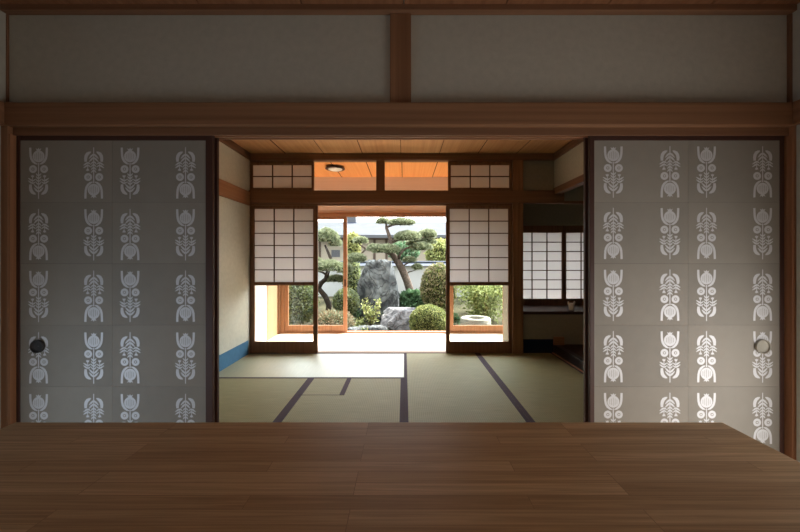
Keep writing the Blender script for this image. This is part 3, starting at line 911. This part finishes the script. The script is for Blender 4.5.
def leaf(mb, p, d, n, L, W, mat):
    d = d.normalized(); s = d.cross(n)
    if s.length < 1e-3: s = d.cross(Vector((0.3, 0.5, 0.8)))
    s.normalize()
    mb.face([p, p + d * L * 0.5 + s * W, p + d * L, p + d * L * 0.5 - s * W], mat)


def rdir(r, zb=0.0):
    v = Vector((r.gauss(0, 1), r.gauss(0, 1), r.gauss(0, 1) + zb))
    return v.normalized()


def shrub(name, c, r, mats, label, cat, n=2600, L=0.05, W=0.014, seed=1, group=None, lump=0.10, loose=0.0, mixw=None, core=0.93, stem_to=-0.15):
    """clipped or loose shrub: dark core, a coat of leaves and a few stems"""
    rg = random.Random(seed)
    t = thing(name, label, cat, (c[0], c[1], c[2] - r[2]), group)
    mb = MB()
    cc = (0, 0, r[2])
    ellipsoid(mb, cc, [k * core for k in r], 0, 22, 14, lump, seed)
    for _ in range(n):
        d = rdir(rg)
        k = 1 + lump * noise.noise(d * 2.3 + Vector((seed, 0, 0)))
        rad = k * (1 - abs(rg.gauss(0, 0.05)) + loose * rg.random())
        p = Vector((cc[0] + d.x * r[0] * rad, cc[1] + d.y * r[1] * rad, cc[2] + d.z * r[2] * rad))
        q = (d * 0.7 + rdir(rg) + Vector((0, 0, 0.35)))
        leaf(mb, p, q, rdir(rg), L * rg.uniform(0.7, 1.3), W * rg.uniform(0.7, 1.3), 1 + (rg.random() < (mixw or 0)) * (len(mats) > 1))
    mb.build('foliage', [M['core']] + [M[m] for m in mats], t)
    st = MB()
    st.tube([(0, 0, stem_to), (0.01, 0, r[2] * 0.8)], [0.025, 0.015], 8)
    st.build('stem', M['bark'], t)
    return t


def airy(name, base, h, spread, nst, mats, label, cat, nl=700, L=0.07, W=0.018, seed=1, group=None, bark='bark', mixw=0.3, low=0.25, puff=0.45):
    """open shrub or sapling: forked stems carrying separate leaves"""
    rg = random.Random(seed)
    t = thing(name, label, cat, base, group)
    st, mb = MB(), MB()
    tips = []
    for k in range(nst):
        a = 2 * PI * (k + rg.random() * 0.6) / nst
        p = Vector((0.02 * math.cos(a), 0.02 * math.sin(a), -0.08)); path = [p]
        for q in range(1, 6):
            f = q / 5
            path.append(Vector((math.cos(a) * spread * f ** 1.3 * rg.uniform(0.7, 1.1), math.sin(a) * spread * f ** 1.3 * rg.uniform(0.7, 1.1), h * f * rg.uniform(0.85, 1.0))))
        st.tube(path, [0.012 - 0.0018 * q for q in range(6)], 6)
        tips.append(path)
    for _ in range(nl):
        path = tips[rg.randrange(nst)]
        f = low + (1 - low) * rg.random()
        i = min(4, int(f * 5)); g = f * 5 - i
        p = path[i].lerp(path[i + 1], g) + rdir(rg) * spread * puff * rg.random()
        leaf(mb, p, rdir(rg, 0.2), rdir(rg), L * rg.uniform(0.6, 1.3), W * rg.uniform(0.7, 1.2), int(rg.random() < mixw) * (len(mats) > 1))
    mb.build('foliage', [M[m] for m in mats], t)
    st.build('stem', M[bark], t)
    return t


def pine(name, label, base, trunk, radii, branches, pads, bark, seed):
    rg = random.Random(seed)
    t = thing(name, label, 'pine tree', base)
    B = Vector(base)
    tk = MB()
    tk.tube([Vector(p) - B for p in trunk], radii, 12)
    tk.build('trunk', M[bark], t)
    for pts, rs in branches:
        tk = MB(); tk.tube([Vector(p) - B for p in pts], rs, 8); tk.build('branch', M[bark], t)
    for c, r in pads:
        mb = MB()
        c = Vector(c) - B
        ellipsoid(mb, c, (r[0] * 0.86, r[1] * 0.86, r[2] * 0.78), 0, 16, 10, 0.25, rg.random() * 20, -0.45)
        n = int(120 + 900 * r[0])
        for _ in range(n):
            d = rdir(rg, 0.5)
            if d.z < -0.45: d.z = -0.35
            k = 1 + 0.22 * noise.noise(d * 2.6 + c * 3)
            p = c + Vector((d.x * r[0] * 0.9 * k, d.y * r[1] * 0.9 * k, d.z * r[2] * 0.85 * k))
            for _ in range(8):
                q = Vector((d.x, d.y, d.z * 0.6 + 0.55)) + rdir(rg) * 0.75
                leaf(mb, p, q, rdir(rg), rg.uniform(0.05, 0.085), 0.0042, 1)
        mb.build('needle_pad', [M['needle_core'], M['needle']], t)
    return t


# main pine
Y1 = 8.9
A_ = lambda u, v, dy=0.0: at(u, v, Y1 + dy)
s1 = Y1 / F
base = A_(411.5, 300); base.z = gh(base.x, Y1)
def pad(u, v, w, h, dy=0.0, y0=None):
    y = (y0 or Y1) + dy
    k = y / F
    return (at(u, v, y), (w * k / 2, w * k / 2 * 0.8, h * k / 2))
pine('pine_tree', 'leaning cloud-pruned pine beside the tall standing rock', base,
     [base - Vector((0, 0, 0.1)), A_(410.5, 292), A_(407, 281), A_(402.5, 270), A_(397, 260.5), A_(391.5, 253), A_(391, 246), A_(390, 238), A_(386.5, 228), A_(386, 223)],
     [0.125, 0.11, 0.10, 0.098, 0.092, 0.075, 0.06, 0.05, 0.04, 0.02],
     [([A_(392, 254), A_(384, 251), A_(376, 249.5), A_(366, 249), A_(360, 245), A_(359, 242)], [0.055, 0.045, 0.035, 0.028, 0.022, 0.012]),
      ([A_(366, 249), A_(361, 254), A_(357, 258)], [0.026, 0.02, 0.012]),
      ([A_(397.5, 261), A_(400, 254, -.1), A_(404, 249.5, -.15), A_(411, 246.5, -.15), A_(418, 245, -.1)], [0.05, 0.03, 0.026, 0.022, 0.014]),
      ([A_(390.5, 243), A_(398, 239.5), A_(408, 238.5), A_(424, 237.5)], [0.042, 0.035, 0.028, 0.014]),
      ([A_(387, 227), A_(393, 225), A_(401, 223)], [0.03, 0.024, 0.014]),
      ([A_(401, 267), A_(407, 263.5), A_(412, 261)], [0.022, 0.018, 0.010]),
      ([A_(404.5, 275), A_(409, 272), A_(414, 270.5), A_(418, 268)], [0.02, 0.016, 0.012, 0.008])],
     [pad(383, 222, 12, 6), pad(401, 223, 29, 8), pad(408, 237.5, 27, 12, -0.15), pad(427.5, 235, 18, 10, 0.1), pad(385, 250.5, 30, 11, -0.2), pad(374, 249, 12, 8, -.1),
      pad(360.5, 241.5, 14, 7.5), pad(356, 259.5, 21, 11, -0.1), pad(421, 248, 22, 10, -0.1), pad(428, 242, 16, 8, 0.15), pad(414, 244, 14, 7, 0.2),
      pad(409.5, 260.5, 12, 5.5, -0.1), pad(417, 268, 9, 6, -0.1)],
     'bark', 3)

# left pine seen through the glass door
Y2 = 8.4
B_ = lambda u, v, dy=0.0: at(u, v, Y2 + dy)
base = B_(328, 318); base.z = gh(base.x, Y2)
pine('pine_tree', 'dark-stemmed pine seen through the left glass garden door', base,
     [base - Vector((0, 0, 0.1)), B_(329, 305), B_(325, 296), B_(319, 289), B_(321, 283), B_(326, 279), B_(328, 271), B_(331, 259), B_(328, 252), B_(325, 245)],
     [0.075, 0.07, 0.066, 0.062, 0.06, 0.058, 0.05, 0.04, 0.034, 0.02],
     [([B_(327, 275), B_(322, 272), B_(317, 271)], [0.035, 0.028, 0.02]), ([B_(329, 268), B_(338, 268), B_(347, 271)], [0.03, 0.025, 0.015])],
     [pad(326.5, 238, 22, 19, 0, Y2), pad(335, 244, 12, 10, 0.1, Y2), pad(330, 268, 30, 15, -0.25, Y2), pad(345, 270, 16, 12, 0.1, Y2), pad(315, 262, 14, 9, 0.1, Y2), pad(336, 280, 18, 8, 0.1, Y2)],
     'bark_dark', 4)


def SH(name, u, v, w, h, y, mats, label, **kw):
    k = y / F
    p = at(u, v, y)
    dep = kw.pop('dep', 0.8)
    if y > 10.6: kw['stem_to'] = -0.31 - (p.z - h * k / 2)
    return shrub(name, p, (w * k / 2, w * k / 2 * dep, h * k / 2), mats, label, 'shrub', **kw)


SH('round_shrub', 428.5, 322, 38, 33, 6.75, ['azalea', 'lime'], 'low rounded clipped shrub right of the pale boulder', n=5200, L=0.035, W=0.010, seed=2, mixw=0.35, lump=0.06)
SH('round_shrub', 438.5, 288, 35, 48, 7.7, ['camellia', 'azalea'], 'taller mottled clipped shrub behind the low rounded one', n=4800, L=0.05, W=0.016, seed=3, mixw=0.3, lump=0.06)
SH('round_shrub', 346, 302, 26, 26, 7.7, ['grey_leaf', 'azalea'], 'rounded grey-green shrub behind the glass door post', n=3600, L=0.04, W=0.012, seed=4, mixw=0.4)
SH('round_shrub', 352, 278, 15, 38, 9.7, ['lime', 'grey_leaf'], 'narrow leafy shrub against the white wall left of the tall rock', n=2200, L=0.06, W=0.018, seed=5, mixw=0.5, loose=0.2)
SH('round_shrub', 300, 300, 32, 44, 7.6, ['azalea', 'grey_leaf'], 'leafy shrub seen through the low pane of the left shoji screen', n=4200, L=0.05, W=0.016, seed=6, mixw=0.5, loose=0.15)
SH('round_shrub', 333, 322, 34, 18, 6.85, ['dry', 'grey_leaf'], 'low brown undergrowth behind the left glass garden door', n=2600, L=0.05, W=0.010, seed=7, mixw=0.25, loose=0.3)
SH('hedge_shrub', 440, 254, 24, 24, 11.8, ['yellow', 'lime'], 'yellow-green bush beyond the garden wall on the right', n=2200, L=0.09, W=0.03, seed=8, mixw=0.5, loose=0.2)
SH('hedge_shrub', 404, 252, 26, 16, 11.3, ['deep', 'grey_leaf'], 'dark bush beyond the garden wall behind the pine', n=1800, L=0.09, W=0.03, seed=9, mixw=0.3, loose=0.2)
SH('hedge_shrub', 353, 246, 12, 20, 11.4, ['yellow', 'lime'], 'small yellow-green bush beyond the garden wall on the left', n=1200, L=0.09, W=0.03, seed=10, mixw=0.3, loose=0.3)
SH('round_shrub', 413.5, 300, 26, 14, 8.45, ['deep', 'deep'], 'deep green large-leaved ground plant at the foot of the pine', n=1100, L=0.11, W=0.040, dep=0.3, seed=12, lump=0.2, loose=0.2, core=0.8)
p = at(371, 320, 7.55)
airy('sapling', (p.x, 7.55, gh(p.x, 7.55)), 0.66, 0.24, 7, ['lime', 'yellow'], 'yellow-green sapling in front of the tall standing rock', 'sapling', 420, 0.075, 0.017, 21)
p = at(356, 326, 6.95)
for k, (u, y, h, lab) in enumerate(((353, 6.9, 0.24, 'low pale ground plant by the glass door post'), (364, 7.0, 0.22, 'low ground plant left of the yellow-green sapling'), (376, 7.05, 0.16, 'low ground plant before the standing rock'))):
    x = (u - U0) * y / F
    airy('ground_plant', (x, y, gh(x, y)), h, 0.20, 7, ['grey_leaf', 'lime'], lab, 'ground plant', 420, 0.06, 0.016, 40 + k, mixw=0.3, low=0.1)
for k, (u, y, h, mt, lab) in enumerate(((348, 7.9, 0.34, 'grey_leaf', 'leafy ground plant behind the glass door post, left of the tall rock'), (355, 8.0, 0.30, 'deep', 'dark ground plant at the left foot of the tall rock'),
                                        (357, 7.45, 0.26, 'lime', 'bright low ground plant left of the sapling'), (389, 8.0, 0.22, 'grey_leaf', 'low plant between the tall rock and the pale boulder'))):
    x = (u - U0) * y / F
    airy('ground_plant', (x, y, gh(x, y)), h, 0.16, 7, [mt, 'grey_leaf'], lab, 'ground plant', 420, 0.06, 0.018, 80 + k, mixw=0.3, low=0.1)
# bushes and basin behind the right shoji pane
for k, (u, y, h, sp, nst, nl, lab) in enumerate(((484, 8.15, 1.05, 0.66, 17, 6000, 'wide light green leafy bush with thin dark stems behind the stone basin'),
                                                 (474, 9.85, 1.30, 0.36, 9, 2000, 'taller leafy bush farther back against the white wall'))):
    x = (u - U0) * y / F
    airy('leafy_bush', (x, y, gh(x, y)), h, sp, nst, ['lime', 'azalea'], lab, 'bush', nl, 0.075, 0.022, 60 + k, bark='bark_dark', mixw=0.35, low=0.1, puff=0.62)
SH('round_shrub', 453, 321, 10, 12, 7.4, ['deep', 'grey_leaf'], 'small deep green shrub left of the stone basin', n=900, L=0.06, W=0.018, seed=15, mixw=0.3, loose=0.2)
# stone basin
yb = 6.75
p = at(475.5, 317.5, yb)
k = yb / F
t = thing('stone_basin', 'round pale stone water basin seen through the right low glass pane', 'stone basin', (p.x, yb, gh(p.x, yb) - 0.02))
hz = p.z - gh(p.x, yb) + 0.02
MB().lathe([(13.2 * k, 0), (14.6 * k, hz * 0.4), (15.2 * k, hz * 0.8), (14.8 * k, hz * 0.97), (14.0 * k, hz), (9.2 * k, hz), (8.8 * k, hz - 0.02), (8.2 * k, hz - 0.10), (0.01, hz - 0.12)], 40).build('bowl', M['basin'], t)
MB().lathe([(8.6 * k, hz - 0.055), (0.001, hz - 0.054)], 32).build('water', M['slate'], t)

# neighbouring house beyond the wall
YH = 15.0
t = thing('neighbour_house', 'cream house with a pale grey roof beyond the garden wall', 'house', (0, YH, -0.4))
def hz_(v, y): return EYE + (V0 - v) * y / F + 0.4
bx('wall', M['house_wall'], -6, 6, 0.0, 4, 0, hz_(234, YH), t)
rf = MB()
ze, zr = hz_(235, YH - 0.5), hz_(222, YH + 1.8)
pts = [(-6.6, -0.5, ze), (6.6, -0.5, ze), (6.6, 1.8, zr), (-6.6, 1.8, zr)]
rf.face(pts); rf.face([(6.6, 4.6, ze), (-6.6, 4.6, ze), (-6.6, 1.8, zr), (6.6, 1.8, zr)])
rf.face([(x, y, z - 0.10) for x, y, z in pts][::-1])
rf.box(-6.6, 6.6, -0.52, -0.48, ze - 0.12, ze + 0.005)
rf.build('roof', M['metal_roof'], t)
bx('eave_board', M['house_wood'], -6.5, 6.5, -0.44, 0.0, ze - 0.17, ze - 0.11, t)
for u in (374.5, 386.5, 320, 433):
    x = (u - U0) * YH / F
    bx('timber_post', M['house_wood'], x - 0.05, x + 0.05, -0.03, 0.0, 0, hz_(236.5, YH), t)
x0, x1 = (331.5 - U0) * YH / F, (340 - U0) * YH / F
w = bx('window', M['slate'], x0, x1, -0.025, 0.0, hz_(257, YH), hz_(250, YH), t)
w = bx('window', M['slate'], 1.1, 1.9, -0.025, 0.0, 1.3, 2.2, t)
bk = thing('roof_box', 'small dark box with a navy edge standing on the far roof', 'roof box', (at(352, 222, YH + 1.75).x, YH + 1.8, at(352, 223, YH + 1.75).z))
bx('body', M['slate'], -0.21, 0.21, -0.2, 0.2, -0.02, 0.30, bk, 0.01)
bx('edge', M['navy'], -0.24, 0.24, -0.23, 0.23, -0.06, 0.0, bk, 0.005)

# ------------------------------------------------------------------ LIGHT
w = bpy.data.worlds.new('sky'); sc.world = w
w.use_nodes = True
nt = w.node_tree
bg = nt.nodes['Background']
bg.inputs['Color'].default_value = (0.93, 0.97, 1.0, 1)
# brighter round the sun, dimmer away from it
tc = nt.nodes.new('ShaderNodeTexCoord')
dt = nt.nodes.new('ShaderNodeVectorMath'); dt.operation = 'DOT_PRODUCT'
sd = Vector((0.55, 0.43, 0.83)).normalized()
dt.inputs[1].default_value = sd
mr = nt.nodes.new('ShaderNodeMapRange'); mr.interpolation_type = 'SMOOTHSTEP'
mr.inputs['From Min'].default_value = -0.35; mr.inputs['From Max'].default_value = 1.0
mr.inputs['To Min'].default_value = 1.9; mr.inputs['To Max'].default_value = 11.3
nt.links.new(tc.outputs['Generated'], dt.inputs[0]); nt.links.new(dt.outputs['Value'], mr.inputs['Value'])
nt.links.new(mr.outputs['Result'], bg.inputs['Strength'])


def sun(direction, strength, angle, col):
    ld = bpy.data.lights.new('sun', 'SUN'); ld.energy = strength; ld.angle = math.radians(angle); ld.color = col
    o = bpy.data.objects.new('sun', ld); C.objects.link(o)
    o.rotation_euler = (-Vector(direction)).to_track_quat('-Z', 'Y').to_euler()
    return o


sun((0.55, 0.43, 0.83), 22, 6, (1.0, 0.95, 0.88))


def window_light(name, loc, rot, sx_, sy_, power, col):
    ld = bpy.data.lights.new(name, 'AREA'); ld.shape = 'RECTANGLE'; ld.size = sx_; ld.size_y = sy_; ld.energy = power; ld.color = col
    o = bpy.data.objects.new(name, ld); C.objects.link(o); o.location = loc; o.rotation_euler = rot
    return o


# area lights for daylight at the right, back and added left windows
window_light('window_daylight', (WR + 0.012, (W1[0] + W1[1]) / 2, (W1[2] + W1[3]) / 2), (0, PI / 2, 0), W1[3] - W1[2], W1[1] - W1[0], 18.5, (1.0, 0.98, 0.945))
window_light('window_daylight', (WL - 0.012, (W3[0] + W3[1]) / 2, (W3[2] + W3[3]) / 2), (0, -PI / 2, 0), W3[3] - W3[2], W3[1] - W3[0], 7, (0.64, 0.82, 1.0))  # cool light added for the lower left panel
window_light('window_daylight', ((W2[0] + W2[1]) / 2, YB - 0.012, (W2[2] + W2[3]) / 2), (PI / 2, 0, 0), W2[1] - W2[0], W2[3] - W2[2], 2.5, (1.0, 0.93, 0.84))


# added fill lamp, out of view, to light the upper wall and table
t = thing('fill_lamp', 'added round fill lamp over the table, out of view', 'lamp', (0.05, 0.25, ZC))
MB().tube([(0, 0, 0), (0, 0, -0.30)], [0.004, 0.004], 8).build('cord', M['lacquer'], t)
MB().lathe([(0.02, -0.34), (0.022, -0.295), (0.008, -0.285)], 20).build('socket', M['lacquer'], t)
gm_, gnt, gb, gout = new_mat('fill_lamp_glow')
gb.inputs['Emission Color'].default_value = (1.0, 0.86, 0.70, 1); gb.inputs['Emission Strength'].default_value = 3.0
MB().lathe([(0.02, -0.335), (0.05, -0.345), (0.08, -0.375), (0.09, -0.42), (0.08, -0.465), (0.05, -0.497), (0.005, -0.505)], 28).build('globe', gm_, t)


def portal(loc, rot, a, b):
    ld = bpy.data.lights.new('garden_opening', 'AREA'); ld.shape = 'RECTANGLE'; ld.size = a; ld.size_y = b
    ld.cycles.is_portal = True
    o = bpy.data.objects.new('garden_opening', ld); C.objects.link(o); o.location = loc; o.rotation_euler = rot


portal((0.6, YG + 0.09, 1.0), (-PI / 2, 0, 0), 5.3, 2.0)

sc.view_settings.view_transform = 'Standard'
sc.view_settings.look = 'None'
sc.view_settings.gamma = 1
sc.view_settings.use_curve_mapping = False
sc.view_settings.exposure = 0.0
cy = sc.cycles
cy.use_denoising = True
cy.max_bounces = 10
cy.diffuse_bounces = 7
cy.transparent_max_bounces = 24
cy.caustics_reflective = False
cy.caustics_refractive = False
